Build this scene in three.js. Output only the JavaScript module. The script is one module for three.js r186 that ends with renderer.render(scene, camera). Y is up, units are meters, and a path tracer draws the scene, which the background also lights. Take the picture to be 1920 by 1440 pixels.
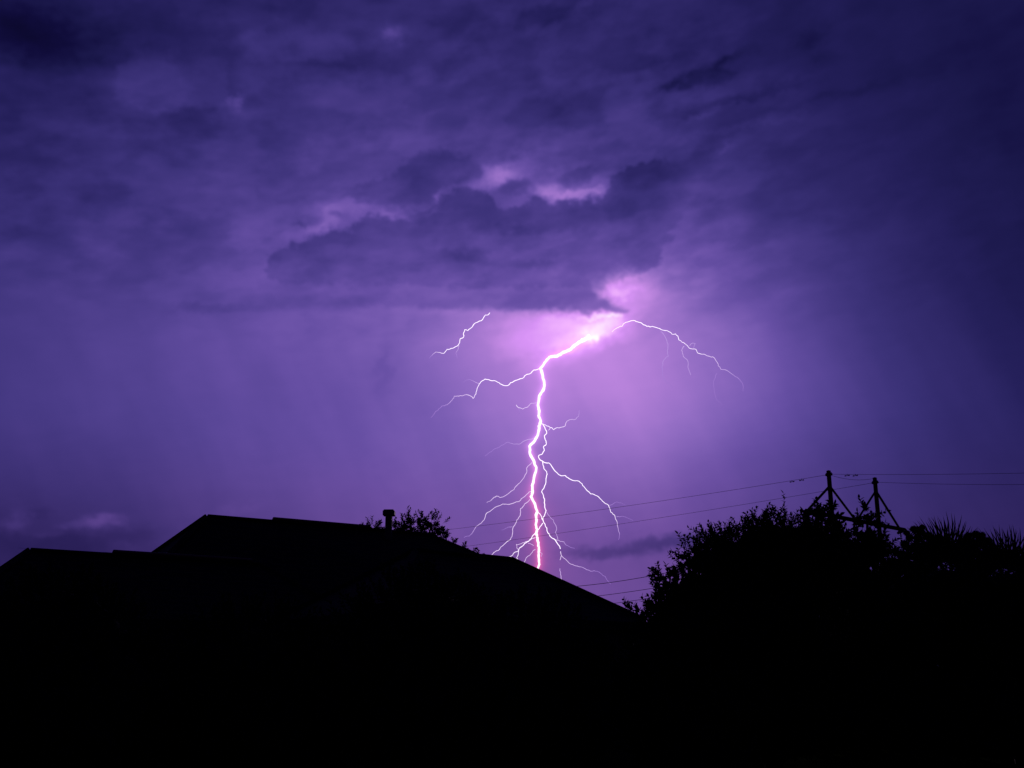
import * as THREE from 'three';
import { mergeGeometries } from 'three/addons/utils/BufferGeometryUtils.js';
import { ImprovedNoise } from 'three/addons/math/ImprovedNoise.js';
import { RoundedBoxGeometry } from 'three/addons/geometries/RoundedBoxGeometry.js';

// ---------------------------------------------------------------- camera, flash, exposure
const EYE = 1.6, TILT = THREE.MathUtils.degToRad(15), FOV = 40;
const scene = new THREE.Scene();
const camera = new THREE.PerspectiveCamera(FOV, 4 / 3, 0.1, 6000);
camera.position.set(0, EYE, 0);
camera.rotation.x = TILT;
const renderer = new THREE.WebGLRenderer({ antialias: true });
renderer.toneMapping = THREE.LinearToneMapping;
renderer.toneMappingExposure = 1;
renderer.shadowMap.enabled = true;
const flash = new THREE.DirectionalLight(new THREE.Color(1, 0.72, 0.95), 0.35);  // the light of the strokes, more than a kilometre behind the house
flash.name = 'lightning_flash';
flash.position.set(1.45, 9, -57);
flash.castShadow = true;
flash.shadow.radius = 4;
Object.assign(flash.shadow.camera, { left: -60, right: 60, top: 60, bottom: -20, near: 1, far: 200 });
scene.add(flash, flash.target);

// ---------------------------------------------------------------- the night sky, lit from inside by the flash
const GLOW = [  // brightness of the lit cloud deck, azimuth -28 to 28 by 7 degrees in each row
  { el: 2, row: [90, 101, 127, 154, 165, 159, 137, 105, 90] },
  { el: 6, row: [98, 111, 135, 157, 167, 162, 138, 110, 94] },
  { el: 10, row: [123, 132, 152, 166, 181, 184, 152, 116, 94] },
  { el: 14, row: [131, 147, 160, 172, 201, 212, 171, 122, 88] },
  { el: 18, row: [130, 145, 163, 178, 212, 211, 168, 111, 80] },
  { el: 22, row: [113, 129, 155, 165, 172, 181, 142, 99, 74] },
  { el: 26, row: [97, 115, 132, 145, 147, 138, 115, 91, 72] },
  { el: 30, row: [81, 101, 117, 124, 119, 113, 100, 82, 72] },
  { el: 34, row: [80, 85, 97, 106, 104, 99, 89, 79, 71] },
  { el: 38, row: [81, 86, 96, 102, 100, 97, 89, 79, 72] },
];
const CLOUDS = [  // [azimuth, elevation, half width, half height, tilt, change of brightness, edge]: degrees
  [-19.54, 28.42, 1.01, 0.36, -15, 7.8, 1.5],
  [18.72, 28.93, 3.54, 0.23, -3, -7.8, 1],
  [14.87, 29.56, 2.62, 0.18, -6, -9.1, 1],
  [9.64, 30.32, 1.90, 0.21, -14, -11.7, 1],
  [8.10, 31.48, 1.91, 0.18, -12, -7.8, 1],
  [13.85, 28.07, 2.93, 0.19, -5, 9.1, 1],
  [10.50, 28.78, 1.63, 0.16, -8, 9.1, 1],
  [-26.53, 30.34, 4.11, 1.32, -5, -28.6, 1],
  [-16.35, 29.04, 0.52, 0.26, -20, 18.2, 2],
  [-18.29, 27.54, 2.57, 0.68, 0, -13, 1],
  [-7.27, 33.19, 0.60, 0.28, 0, 26, 1],
  [-7.35, 32.84, 1.22, 0.65, 0, 7.8, 1],
  [-10.96, 31.40, 2.15, 0.21, -3, -10.4, 1],
  [-8.44, 31.86, 1.63, 0.39, 0, -7.8, 1],
  [1.32, 34.22, 2.05, 0.46, -18, -7.8, 1],
  [4.80, 34.78, 0.68, 0.20, -20, 13, 1],
  [3.86, 29.54, 2.65, 0.76, -15, -5.2, 1],
  [1.62, 30.66, 1.11, 0.40, 0, -9.1, 1],
  [11.23, 30.59, 2.09, 0.37, -15, -6.5, 1],
  [13.16, 31.45, 1.58, 0.26, -18, -13, 1],
  [11.77, 29.21, 2.15, 0.27, -10, -10.4, 1],
  [18.10, 31.74, 0.96, 0.38, -30, -11.7, 1],
  [18.15, 30.71, 0.63, 0.38, 0, -9.1, 1],
  [12.55, 26.98, 0.68, 0.22, -15, 11.7, 1],
  [0.16, 26.43, 2.21, 0.67, -14, 36, 1],
  [3.15, 25.56, 2.13, 0.50, -5, 26, 1],
  [3.84, 25.12, 1.42, 0.25, -4, 30, 2],
  [-0.63, 25.87, 1.00, 0.56, 0, 19.2, 1],
  [1.89, 25.25, 0.74, 0.34, 0, 28, 1],
  [2.07, 24.74, 0.20, 0.34, 15, 16, 1],
  [4.11, 26.09, 1.36, 0.42, -20, -22, 2],
  [0.16, 25.54, 0.80, 0.42, 0, -22, 2],
  [5.16, 24.05, 3.40, 0.67, -8, -16, 1.5],
  [6.92, 25.71, 1.12, 0.72, -35, -12.8, 1],
  [9.13, 26.42, 2.21, 0.69, -12, -12.8, 1],
  [-3.97, 26.79, 1.69, 0.61, -22, -12.8, 1],
  [-10.24, 23.99, 1.61, 0.44, -25, 22.4, 1],
  [-11.40, 23.07, 1.80, 0.31, -25, 17.6, 1],
  [-6.86, 23.98, 0.90, 0.17, 0, 24, 1],
  [-4.24, 24.97, 0.26, 0.50, 35, 22.4, 1],
  [-5.01, 24.22, 0.57, 0.14, -20, 14.4, 1],
  [-12.31, 23.19, 0.38, 0.11, -15, -17.6, 1],
  [-10.04, 23.69, 0.39, 0.19, 0, -17.6, 1],
  [-12.10, 19.64, 3.88, 0.25, 0, 5, 1],
  [5.96, 19.81, 0.57, 0.63, -35, 30, 1.2],
  [6.49, 20.08, 1.20, 0.74, 20, 26, 1],
  [7.04, 20.34, 1.70, 0.51, -5, 12, 1],
  [5.77, 18.44, 1.43, 0.46, -18, 22, 1],
  [5.17, 18.69, 1.29, 0.20, 0, 34, 2],
  [2.74, 18.45, 2.59, 0.40, 0, 14, 1],
  [0.00, 23.34, 1.72, 0.31, -5, -14.4, 1],
  [-3.10, 21.89, 2.01, 0.37, 5, -17.6, 1],
  [1.24, 21.48, 1.73, 0.23, 0, -12.8, 1],
  [7.13, 22.90, 1.19, 0.70, -20, -19.2, 1],
  [4.18, 17.47, 0.37, 0.20, -30, 40, 1.2],
  [4.49, 17.84, 0.98, 0.40, -15, 14, 1],
  [2.43, 18.17, 3.17, 0.81, -10, 22, 1],
  [3.48, 17.29, 2.02, 0.69, -12, 30, 1],
  [1.21, 17.17, 2.17, 1.16, 0, 10, 1],
  [5.76, 17.95, 1.43, 0.63, 0, 14, 1],
  [-7.04, 15.90, 0.43, 1.44, 0, -7, 1],
  [8.64, 6.47, 2.52, 0.36, -5, -30, 1.5],
  [4.88, 5.93, 2.27, 0.31, 0, -20, 1.5],
  [6.87, 6.05, 3.66, 0.51, 0, -8, 1],
  [-21.41, 7.16, 0.95, 0.34, -5, 30, 1.5],
  [-22.50, 6.81, 0.54, 0.24, 0, 12, 1.5],
  [-25.31, 6.85, 0.66, 0.62, 0, 20, 1.2],
  [-23.56, 6.37, 0.73, 0.21, 0, 10, 1],
  [-15.05, 7.95, 1.61, 0.33, -10, 6, 1],
  [-22.16, 5.86, 3.70, 0.68, 0, -16, 1],
  [-24.51, 7.23, 0.96, 0.26, -5, -8, 1],
  [-19.44, 6.55, 1.28, 0.37, -5, -8, 1],
  [-19.89, 5.79, 0.76, 0.21, 0, 9, 1],
  [8.10, 4.69, 0.28, 0.08, 0, 8, 1],
  [-16.64, 18.42, 2.14, 0.25, -8, -10, 1.3],
];
const MASSES = [  // outlines of the heavy clouds: azimuth, elevation
  { soft: 0.26, edge: 11, inner: 11, fade: 1.74, ragged: 0.6, base: [32.52, 29.85], thins: [60, 61], outline: [[-22.78, 28.02], [-21.22, 27.90], [-20.19, 27.66], [-19.72, 27.84], [-19.08, 28.20], [-18.09, 28.57], [-16.74, 28.46], [-16.16, 28.58], [-16.34, 28.93], [-15.82, 29.21], [-16.60, 29.22], [-16.95, 30.74], [-18.37, 31.45], [-20.70, 31.08], [-23.00, 29.79]] },
  { soft: 0.20, edge: -15, inner: -15, fade: 0.87, ragged: 0.45, base: [-2, -1], thins: [60, 61], outline: [[8.52, 30.31], [9.72, 30.71], [10.94, 31.01], [12.38, 31.48], [13.23, 31.55], [12.58, 31.15], [13.49, 30.74], [12.52, 30.26], [10.89, 30.24], [9.31, 30.15]] },
  { soft: 0.26, edge: -11, inner: -9, fade: 1.16, ragged: 0.5, base: [-2, -1], thins: [60, 61], outline: [[-0.64, 29.24], [0.81, 30.00], [2.58, 30.11], [4.53, 30.46], [5.88, 30.62], [5.31, 29.76], [5.50, 28.66], [3.84, 28.53], [1.28, 28.63], [-0.32, 28.75]] },
  { soft: 0.20, edge: -12, inner: -12, fade: 0.87, ragged: 0.45, base: [-2, -1], thins: [60, 61], outline: [[0.00, 33.71], [0.83, 34.43], [2.32, 34.67], [3.81, 34.58], [3.30, 34.18], [1.98, 33.80], [0.82, 33.45]] },
  { soft: 0.26, edge: 8, inner: 6, fade: 1.16, ragged: 0.5, base: [33.70, 32.07], thins: [60, 61], outline: [[-15.74, 32.58], [-12.95, 32.83], [-10.10, 32.99], [-9.48, 32.18], [-10.35, 31.77], [-11.91, 31.42], [-14.08, 31.20], [-15.60, 30.97], [-16.57, 31.57]] },
  { soft: 0.14, edge: -23, inner: -12, fade: 3.19, ragged: 0.8, base: [19.27, 21.48], thins: [7.17, 11.14], outline: [[-14.12, 21.37], [-13.13, 21.90], [-11.52, 22.44], [-10.34, 23.06], [-9.58, 22.99], [-8.40, 23.90], [-6.25, 24.12], [-4.55, 24.57], [-3.87, 25.21], [-2.84, 25.57], [-1.89, 25.53], [-1.51, 25.17], [-0.63, 24.41], [0.47, 24.61], [1.26, 24.89], [1.79, 24.69], [2.04, 24.43], [2.39, 24.73], [2.98, 24.72], [3.83, 24.70], [5.18, 24.80], [5.41, 25.49], [6.31, 26.13], [6.79, 26.41], [7.90, 26.71], [9.45, 26.67], [10.64, 25.76], [10.26, 24.40], [9.27, 22.79], [8.29, 21.14], [6.74, 20.50], [4.91, 20.19], [1.23, 20.19], [-4.91, 20.19], [-9.74, 19.99], [-13.30, 20.04], [-13.91, 20.35]] },
  { soft: 0.26, edge: -16, inner: -17, fade: 1.16, ragged: 0.8, base: [-2, -1], thins: [60, 61], outline: [[-9.97, 24.76], [-9.38, 25.24], [-8.01, 25.71], [-6.64, 26.50], [-5.17, 27.11], [-3.82, 27.38], [-2.54, 27.10], [-1.90, 26.56], [-2.21, 26.00], [-3.47, 25.69], [-4.09, 25.26], [-5.02, 24.61], [-6.72, 24.38], [-8.12, 24.59]] },
];
const SHELF = [[-18.55, 17.79], [-16.06, 18.19], [-12.05, 18.80], [-7.90, 19.08], [-3.36, 19.08], [0.00, 19.02], [3.05, 18.88], [5.18, 18.80], [8.49, 18.74]];  // the flat underside of the cloud that the strokes come from
const NOSE = [[-28.22, 25.44], [3.84, 28.31], [4.25, 20.86], [4.66, 19.97], [5.14, 19.69], [5.58, 19.28], [6.69, 18.90], [6.64, 17.21], [-26.93, 15.53]];  // and its blunt right end
const CHANNEL = [[4.39, 17.50], [3.32, 16.86], [2.11, 16.44], [1.60, 15.86], [1.80, 15.02], [1.46, 13.90], [1.60, 12.97], [1.42, 12.25], [0.97, 11.61], [1.21, 10.75], [1.32, 10.23], [1.11, 9.37], [1.05, 8.91], [1.37, 8.14], [1.30, 7.23], [1.44, 6.09], [1.46, 5.36], [1.32, 4.82]];  // where the main stroke runs in the sky: azimuth, elevation
const HEAD = [4.24, 17.50];

// linear colour of storm cloud by its brightness (0 = unlit night, 255 = full flash)
const RAMP = [[0, 0, 0, 0], [60, 15, 12, 58], [75, 24, 22, 75], [90, 32, 28, 91], [105, 42, 36, 106], [120, 53, 45, 121], [135, 66, 54, 135], [150, 80, 64, 150], [165, 97, 75, 166], [180, 118, 90, 182], [195, 141, 105, 198], [210, 165, 119, 213], [225, 191, 134, 230], [240, 214, 146, 246], [258, 243, 182, 255], [290, 255, 255, 255]];
const toLinear = (s) => { const c = Math.max(0, Math.min(1, s / 255)); return c <= 0.04045 ? c / 12.92 : ((c + 0.055) / 1.055) ** 2.4; };
function skyTexture() {
  const W = 4096, H = 2048, data = new Float32Array(W * H * 4), noise = new ImprovedNoise(), D = Math.PI / 180;
  const smooth = (a, b, x) => { const t = Math.max(0, Math.min(1, (x - a) / (b - a))); return t * t * (3 - 2 * t); };
  const fbm = (x, y, z, n) => { let s = 0, a = 1, t = 0; for (let i = 0; i < n; i++) { s += a * noise.noise(x, y, z); t += a; a *= 0.52; x = x * 2.03 + 3.1; y = y * 2.03 + 7.7; z = z * 2.03 + 1.9; } return s / t; };
  const cub = (p0, p1, p2, p3, t) => p1 + 0.5 * t * (p2 - p0 + t * (2 * p0 - 5 * p1 + 4 * p2 - p3 + t * (3 * (p1 - p2) + p3 - p0)));
  const at = (r, c) => GLOW[Math.max(0, Math.min(GLOW.length - 1, r))].row[Math.max(0, Math.min(8, c))];
  const glow = (az, el) => {
    const a = Math.max(-28, Math.min(28, az)), e = Math.max(2, Math.min(38, el)), c = (a + 28) / 7, r = (e - 2) / 4, c0 = Math.min(7, Math.floor(c)), r0 = Math.min(8, Math.floor(r));
    const row = (k) => cub(at(k, c0 - 1), at(k, c0), at(k, c0 + 1), at(k, c0 + 2), c - c0);
    const v = cub(row(r0 - 1), row(r0), row(r0 + 1), row(r0 + 2), r - r0), far = Math.max(smooth(24, 75, Math.abs(az)), smooth(34, 70, el));  // away from the flash the cloud falls back to night
    return v + (44 - v) * far;
  };
  const channel = (az, el) => {
    let best = 1e9;
    for (let i = 1; i < CHANNEL.length; i++) {
      const [ax, ay] = CHANNEL[i - 1], [bx, by] = CHANNEL[i], dx = bx - ax, dy = by - ay, t = Math.max(0, Math.min(1, ((az - ax) * dx + (el - ay) * dy) / (dx * dx + dy * dy)));
      best = Math.min(best, (az - ax - t * dx) ** 2 + (el - ay - t * dy) ** 2);
    }
    return Math.sqrt(best);
  };
  for (const m of MASSES) { const xs = m.outline.map((q) => q[0]), ys = m.outline.map((q) => q[1]), e = m.soft * 1.1; Object.assign(m, { x0: Math.min(...xs) - e, x1: Math.max(...xs) + e, y0: Math.min(...ys) - e, y1: Math.max(...ys) + e }); }
  const outline = (o, X, Y) => {
    let best = 1e9, inside = false;
    for (let i = 0, j = o.length - 1; i < o.length; j = i++) {
      const [ax, ay] = o[j], [bx, by] = o[i], dx = bx - ax, dy = by - ay, t = Math.max(0, Math.min(1, ((X - ax) * dx + (Y - ay) * dy) / (dx * dx + dy * dy)));
      best = Math.min(best, (X - ax - t * dx) ** 2 + (Y - ay - t * dy) ** 2);
      if ((ay > Y) !== (by > Y) && X < ((bx - ax) * (Y - ay)) / (by - ay) + ax) inside = !inside;
    }
    return Math.sqrt(best) * (inside ? 1 : -1);
  };
  function color(x, y, z, az, el, fine) {
    let b = glow(az, el), add = 0;
    const ny = (y * 2.6 - x * 0.35), n = fine ? 6 : 4;
    const high = smooth(15, 22, el) * (1 - 0.6 * smooth(10, 22, az));
    b += fbm(x * 11, ny * 11, z * 11, n) * (3 + 14 * high) * Math.min(1, b / 110) + fbm(x * 40 + 9, ny * 38, z * 40, 4) * (2 + 9 * high) * Math.min(1, b / 110);
    b += Math.tanh(fbm(x * 19 + 4, y * 34 - x * 4 + 2, z * 19, n) * 7) * 6.5 * high * Math.min(1, b / 110);  // torn layers
    b += fbm(x * 26 + y * 12, y * 5, z * 26, 3) * 7 * (1 - high);  // veils of rain below the cloud
    if (fine) {
      const wx = fbm(x * 30, ny * 20, z * 30 + 5, 5) * 1.5 + fbm(x * 130, y * 150, z * 130, 3) * 0.42, wy = fbm(x * 30 + 20, ny * 20, z * 30, 5) * 0.7 + fbm(x * 130, y * 150 + 9, z * 130, 3) * 0.42;
      for (const [ca, ce, rx, ry, tilt, change, edge] of CLOUDS) {
        const k = change > 50 ? 0.3 : 0.8, dx = (az - ca) * Math.cos(el * D) + wx * k, dy = el - ce + wy * k;
        if (Math.abs(dx) > 3 * (rx + ry) || Math.abs(dy) > 3 * (rx + ry)) continue;
        const c = Math.cos(-tilt * D), s = Math.sin(-tilt * D), u = (dx * c + dy * s) / rx, v = (-dx * s + dy * c) / ry;
        b += change * Math.exp(-((u * u + v * v) ** edge));
      }
      for (const m of MASSES) {
        const X = az + wx * m.ragged, Y = el + wy * m.ragged;
        if (X < m.x0 || X > m.x1 || Y < m.y0 || Y > m.y1) continue;
        const d = outline(m.outline, X, Y);   // positive inside
        b += smooth(-m.soft, m.soft, d) * (m.edge + (m.inner - m.edge) * smooth(0, m.fade, d)) * (1 - smooth(m.thins[0], m.thins[1], az)) * smooth(m.base[0], m.base[1], el + wy);
      }
      if (az > SHELF[0][0] && az < SHELF[SHELF.length - 1][0]) {
        let i = 1; while (az > SHELF[i][0]) i++;
        const [ax, ay] = SHELF[i - 1], [bx, by] = SHELF[i], h = el + wy * 0.45 - ay - ((by - ay) * (az - ax)) / (bx - ax), ends = smooth(SHELF[0][0], SHELF[3][0], az) * smooth(-0.14, 0.14, outline(NOSE, az + wx * 0.18, el + wy * 0.18)), strong = 12 + 26 * smooth(-8, 4, az);
        b -= strong * ends * smooth(-0.22, 0.2, h) * (1 - smooth(0.2, 2.4, h));
      }
      const d = channel(az, el);
      if (d < 3) add = Math.exp(-d / 0.13) * 0.8 + Math.exp(-d / 0.7) * 0.16;
    }
    let i = 1;
    while (i < RAMP.length - 1 && b > RAMP[i][0]) i++;
    const [b0, ...p] = RAMP[i - 1], [b1, ...q] = RAMP[i], t = Math.max(0, Math.min(1, (b - b0) / (b1 - b0))), low = smooth(13, 4, el) * 0.9;
    const mute = [5, 4, -3], rgb = p.map((v, k) => { const s = v + (q[k] - v) * t; return toLinear(s + mute[k] * smooth(40, 110, b) * (1 - smooth(215, 250, b))); });
    rgb[0] *= 1 + 0.3 * low; rgb[2] *= 1 - 0.1 * low;  // rain near the ground reddens the light
    const red = smooth(12.5, 7, el);
    rgb[0] += add * (0.62 + 0.25 * red); rgb[1] += add * (0.2 - 0.12 * red); rgb[2] += add * (0.6 - 0.4 * red);
    return rgb;
  }
  const eval_ = (row, col, fine) => {
    const el = ((row + 0.5) / H - 0.5) * Math.PI, th = ((col + 0.5) / W - 0.5) * 2 * Math.PI, x = Math.cos(th) * Math.cos(el), z = Math.sin(th) * Math.cos(el), y = Math.sin(el);
    return color(x, y, z, Math.atan2(x, -z) / D, el / D, fine);
  };
  const put = (row, col, c) => { const o = (row * W + col) * 4; data[o] = c[0]; data[o + 1] = c[1]; data[o + 2] = c[2]; data[o + 3] = 1; };
  const STEP = 8, R0 = H / 2, C0 = Math.floor(W * (0.25 - 40 / 360) / STEP) * STEP, C1 = Math.ceil(W * (0.25 + 40 / 360) / STEP) * STEP, R1 = R0 + Math.ceil((H * 44) / 180 / STEP) * STEP;
  for (let row = 0; row < R0; row++) for (let col = 0; col < W; col++) put(row, col, [0.0004, 0.0003, 0.0012]);
  // round the rest of the sky, where the clouds are soft and dark, every eighth texel is computed and the others lie between them
  const lattice = [];
  for (let r = R0; r <= H; r += STEP) { const line = []; for (let c = 0; c <= W; c += STEP) line.push(eval_(r, c, false)); lattice.push(line); }
  for (let row = R0; row < H; row++) for (let col = 0; col < W; col++) {
    if (row < R1 && col >= C0 && col < C1) { put(row, col, eval_(row, col, true)); continue; }
    const r = (row - R0) / STEP, c = col / STEP, r0 = Math.floor(r), c0 = Math.floor(c), a = r - r0, b = c - c0, A = lattice[r0][c0], B = lattice[r0][c0 + 1], C = lattice[r0 + 1][c0], E = lattice[r0 + 1][c0 + 1];
    put(row, col, [0, 1, 2].map((k) => (A[k] * (1 - b) + B[k] * b) * (1 - a) + (C[k] * (1 - b) + E[k] * b) * a));
  }
  const t = new THREE.DataTexture(data, W, H, THREE.RGBAFormat, THREE.FloatType);
  t.mapping = THREE.EquirectangularReflectionMapping; t.magFilter = THREE.LinearFilter; t.needsUpdate = true;
  return t;
}
scene.background = skyTexture();
scene.environment = scene.background;

// ---------------------------------------------------------------- helpers
let seed = 20240611;
const rnd = () => { seed = (seed + 0x6d2b79f5) | 0; let t = Math.imul(seed ^ (seed >>> 15), 1 | seed); t = (t + Math.imul(t ^ (t >>> 7), 61 | t)) ^ t; return ((t ^ (t >>> 14)) >>> 0) / 4294967296; };
const span = (a, b) => a + (b - a) * rnd();
const V = (x, y, z) => new THREE.Vector3(x, y, z);
const UP = V(0, 1, 0), PX = 720 / Math.tan(THREE.MathUtils.degToRad(FOV / 2));
const perlin = new ImprovedNoise();
const used = {};
const numbered = (n) => { const k = used[n] = (used[n] ?? -1) + 1; return k ? n + '_' + String(k).padStart(3, '0') : n; };
// the surveyed sight line towards a spot of the 1920 x 1440 view, and points on it: at a distance north, at a height, on an upright plane
const sight = (px, py) => V((px - 960) / PX, (720 - py) / PX, -1).applyEuler(camera.rotation).normalize();
const onSight = (r, t) => r.clone().multiplyScalar(t).add(camera.position);
const at = (px, py, z) => { const r = sight(px, py); return onSight(r, z / -r.z); };
const atHeight = (px, py, h) => { const r = sight(px, py); return onSight(r, (h - EYE) / r.y); };
const size = (px, z) => (px * z) / PX;
function tag(o, label, category, group) { o.userData.label = label; o.userData.category = category; if (group) o.userData.group = group; return o; }
function thing(name, label, category, p = V(0, 0, 0), group) {
  const o = new THREE.Group(); o.name = numbered(name); o.position.copy(p); scene.add(o);
  return tag(o, label, category, group);
}
function part(name, geometry, material, parent, label) {   // geometry is in world metres; the part is hung under its thing where it stands
  const m = new THREE.Mesh(geometry, material); m.name = name; m.castShadow = m.receiveShadow = true;
  let o = parent; const off = V(0, 0, 0);
  while (o && o !== scene) { off.add(o.position); o = o.parent; }
  m.geometry.translate(-off.x, -off.y, -off.z);
  parent.add(m);
  if (label) m.userData.label = label;
  return m;
}
const flatGeometry = (tris) => {   // triangles of Vector3, uv in metres on the main plane
  const g = new THREE.BufferGeometry(), p = [], u = [];
  for (const [a, b, c] of tris) {
    const n = b.clone().sub(a).cross(c.clone().sub(a)).normalize(), s = Math.abs(n.y) > 0.98 ? V(1, 0, 0) : V(0, 1, 0).cross(n).normalize(), t = n.clone().cross(s);
    for (const q of [a, b, c]) { p.push(q.x, q.y, q.z); u.push(q.dot(s), q.dot(t)); }
  }
  g.setAttribute('position', new THREE.Float32BufferAttribute(p, 3));
  g.setAttribute('uv', new THREE.Float32BufferAttribute(u, 2));
  g.computeVertexNormals();
  return g;
};
const bar = (a, b, w, h = w, round = 0) => {   // a squared timber from a to b
  const d = b.clone().sub(a), L = d.length(), g = round ? new RoundedBoxGeometry(w, L, h, 2, round) : new THREE.BoxGeometry(w, L, h);
  g.applyQuaternion(new THREE.Quaternion().setFromUnitVectors(UP, d.divideScalar(L)));
  const m = a.clone().add(b).multiplyScalar(0.5);
  return g.translate(m.x, m.y, m.z);
};
const pole = (a, b, r0, r1, n = 10) => {   // a tapered round pole from a to b
  const d = b.clone().sub(a), L = d.length(), g = new THREE.CylinderGeometry(r1, r0, L, n, 1);
  g.applyQuaternion(new THREE.Quaternion().setFromUnitVectors(UP, d.divideScalar(L)));
  const m = a.clone().add(b).multiplyScalar(0.5);
  return g.translate(m.x, m.y, m.z);
};
const plain = (list) => mergeGeometries(list.map((g) => { const q = g.index ? g.toNonIndexed() : g; for (const k of Object.keys(q.attributes)) if (!['position', 'normal', 'uv'].includes(k)) q.deleteAttribute(k); return q; }));
function sweep(points, radius, color, sides = 5) {   // a tube through points with its own radius and colour at each
  const p = [], c = [], ix = [], n = points.length;
  for (let i = 0; i < n; i++) {
    const d = points[Math.min(n - 1, i + 1)].clone().sub(points[Math.max(0, i - 1)]).normalize(), s = d.clone().cross(Math.abs(d.z) > 0.9 ? UP : V(0, 0, 1)).normalize(), t = d.clone().cross(s), col = color && color(i / (n - 1));
    for (let k = 0; k < sides; k++) {
      const a = (k / sides) * 2 * Math.PI, q = points[i].clone().addScaledVector(s, Math.cos(a) * radius(i / (n - 1), i)).addScaledVector(t, Math.sin(a) * radius(i / (n - 1), i));
      p.push(q.x, q.y, q.z);
      if (col) c.push(...col);
      if (i) { const A = (i - 1) * sides + k, B = (i - 1) * sides + ((k + 1) % sides), C = i * sides + k, D = i * sides + ((k + 1) % sides); ix.push(A, B, C, B, D, C); }
    }
  }
  for (let k = 1; k + 1 < sides; k++) { ix.push(0, k, k + 1); const o = (n - 1) * sides; ix.push(o, o + k + 1, o + k); }
  const g = new THREE.BufferGeometry();
  g.setAttribute('position', new THREE.Float32BufferAttribute(p, 3));
  if (color) g.setAttribute('color', new THREE.Float32BufferAttribute(c, 3));
  g.setIndex(ix); g.computeVertexNormals();
  return g;
}

// ---------------------------------------------------------------- materials
function texture(n, paint, repeat, srgb) {
  const d = new Uint8Array(n * n * 4);
  for (let y = 0; y < n; y++) for (let x = 0; x < n; x++) { const c = paint(x / n, y / n); for (let k = 0; k < 3; k++) d[(y * n + x) * 4 + k] = Math.max(0, Math.min(255, c[k] ?? c[0])); d[(y * n + x) * 4 + 3] = 255; }
  const t = new THREE.DataTexture(d, n, n); t.wrapS = t.wrapT = THREE.RepeatWrapping; t.magFilter = THREE.LinearFilter; t.repeat.set(repeat, repeat); t.needsUpdate = true;
  if (srgb) t.colorSpace = THREE.SRGBColorSpace;
  return t;
}
const wrapNoise = (u, v, f, s) => { const a = u * 2 * Math.PI, b = v * 2 * Math.PI; return perlin.noise(Math.cos(a) * f + s, Math.sin(a) * f + Math.cos(b) * f, Math.sin(b) * f - s); };
const courses = (u, v) => { const r = Math.floor(v * 16), w = ((u * 12 + (r % 2) * 0.5) % 1 + 1) % 1, lip = v * 16 - r; return { lip, gap: w < 0.05, tone: Math.sin(r * 91.7 + Math.floor(u * 12 + (r % 2) * 0.5) % 12 * 37.3) }; };
const shingleMap = texture(512, (u, v) => { const c = courses(u, v), g = 46 + 7 * c.tone + 14 * wrapNoise(u, v, 3, 1) + 8 * wrapNoise(u, v, 11, 4) - (c.gap ? 14 : 0); return [g * 1.04, g, g * 0.98]; }, 0.5, true);
const shingleBump = texture(512, (u, v) => { const c = courses(u, v); return [c.gap ? 40 : 120 + 100 * (1 - c.lip)]; }, 0.5);
const grain = (base, amp, f) => texture(256, (u, v) => { const g = 1 + amp * (wrapNoise(u, v, f, 2) + 0.6 * wrapNoise(u, v, f * 3.1, 5)); return base.map((b) => b * g); }, 0.5, true);
const std = (o) => new THREE.MeshPhysicalMaterial({ roughness: 0.9, specularIntensity: 0.3, ...o });
const M = {
  lawn: std({ map: texture(512, (u, v) => { const g = 1 + 0.5 * wrapNoise(u, v, 2, 1) + 0.5 * wrapNoise(u, v, 9, 3); return [40 * g, 50 * g, 27 * g]; }, 0.2, true), roughness: 1, specularIntensity: 0 }),
  shingle: std({ map: shingleMap, bumpMap: shingleBump, bumpScale: 0.012, specularIntensity: 0.15 }),
  stucco: std({ map: grain([96, 88, 78], 0.12, 6) }),
  vent: std({ color: new THREE.Color(0.2, 0.08, 0.07), roughness: 0.45, specularIntensity: 0.6 }),
  flue: std({ color: new THREE.Color(0.1, 0.09, 0.09), roughness: 0.6 }),
  timber: std({ map: grain([70, 60, 50], 0.25, 5) }),
  steel: std({ color: new THREE.Color(0.1, 0.1, 0.11), roughness: 0.6 }),
  porcelain: std({ color: new THREE.Color(0.08, 0.05, 0.045), roughness: 0.35, specularIntensity: 0.5 }),
  wire: std({ color: new THREE.Color(0.05, 0.05, 0.055), roughness: 0.7 }),
  bark: std({ map: grain([58, 48, 40], 0.3, 6) }),
  leaf: std({ color: new THREE.Color(1, 1, 1), vertexColors: true, side: THREE.DoubleSide, specularIntensity: 0.15 }),
  plasma: new THREE.MeshBasicMaterial({ vertexColors: true }),
};

// ---------------------------------------------------------------- ground
{
  const g = new THREE.CircleGeometry(4000, 96).rotateX(-Math.PI / 2), uv = g.attributes.uv, p = g.attributes.position;
  for (let i = 0; i < uv.count; i++) uv.setXY(i, p.getX(i), p.getZ(i));
  const m = new THREE.Mesh(g, M.lawn); m.name = 'ground'; m.receiveShadow = true; m.userData.kind = 'structure'; m.userData.label = 'dark lawn in front of the house'; scene.add(m);
}

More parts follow.
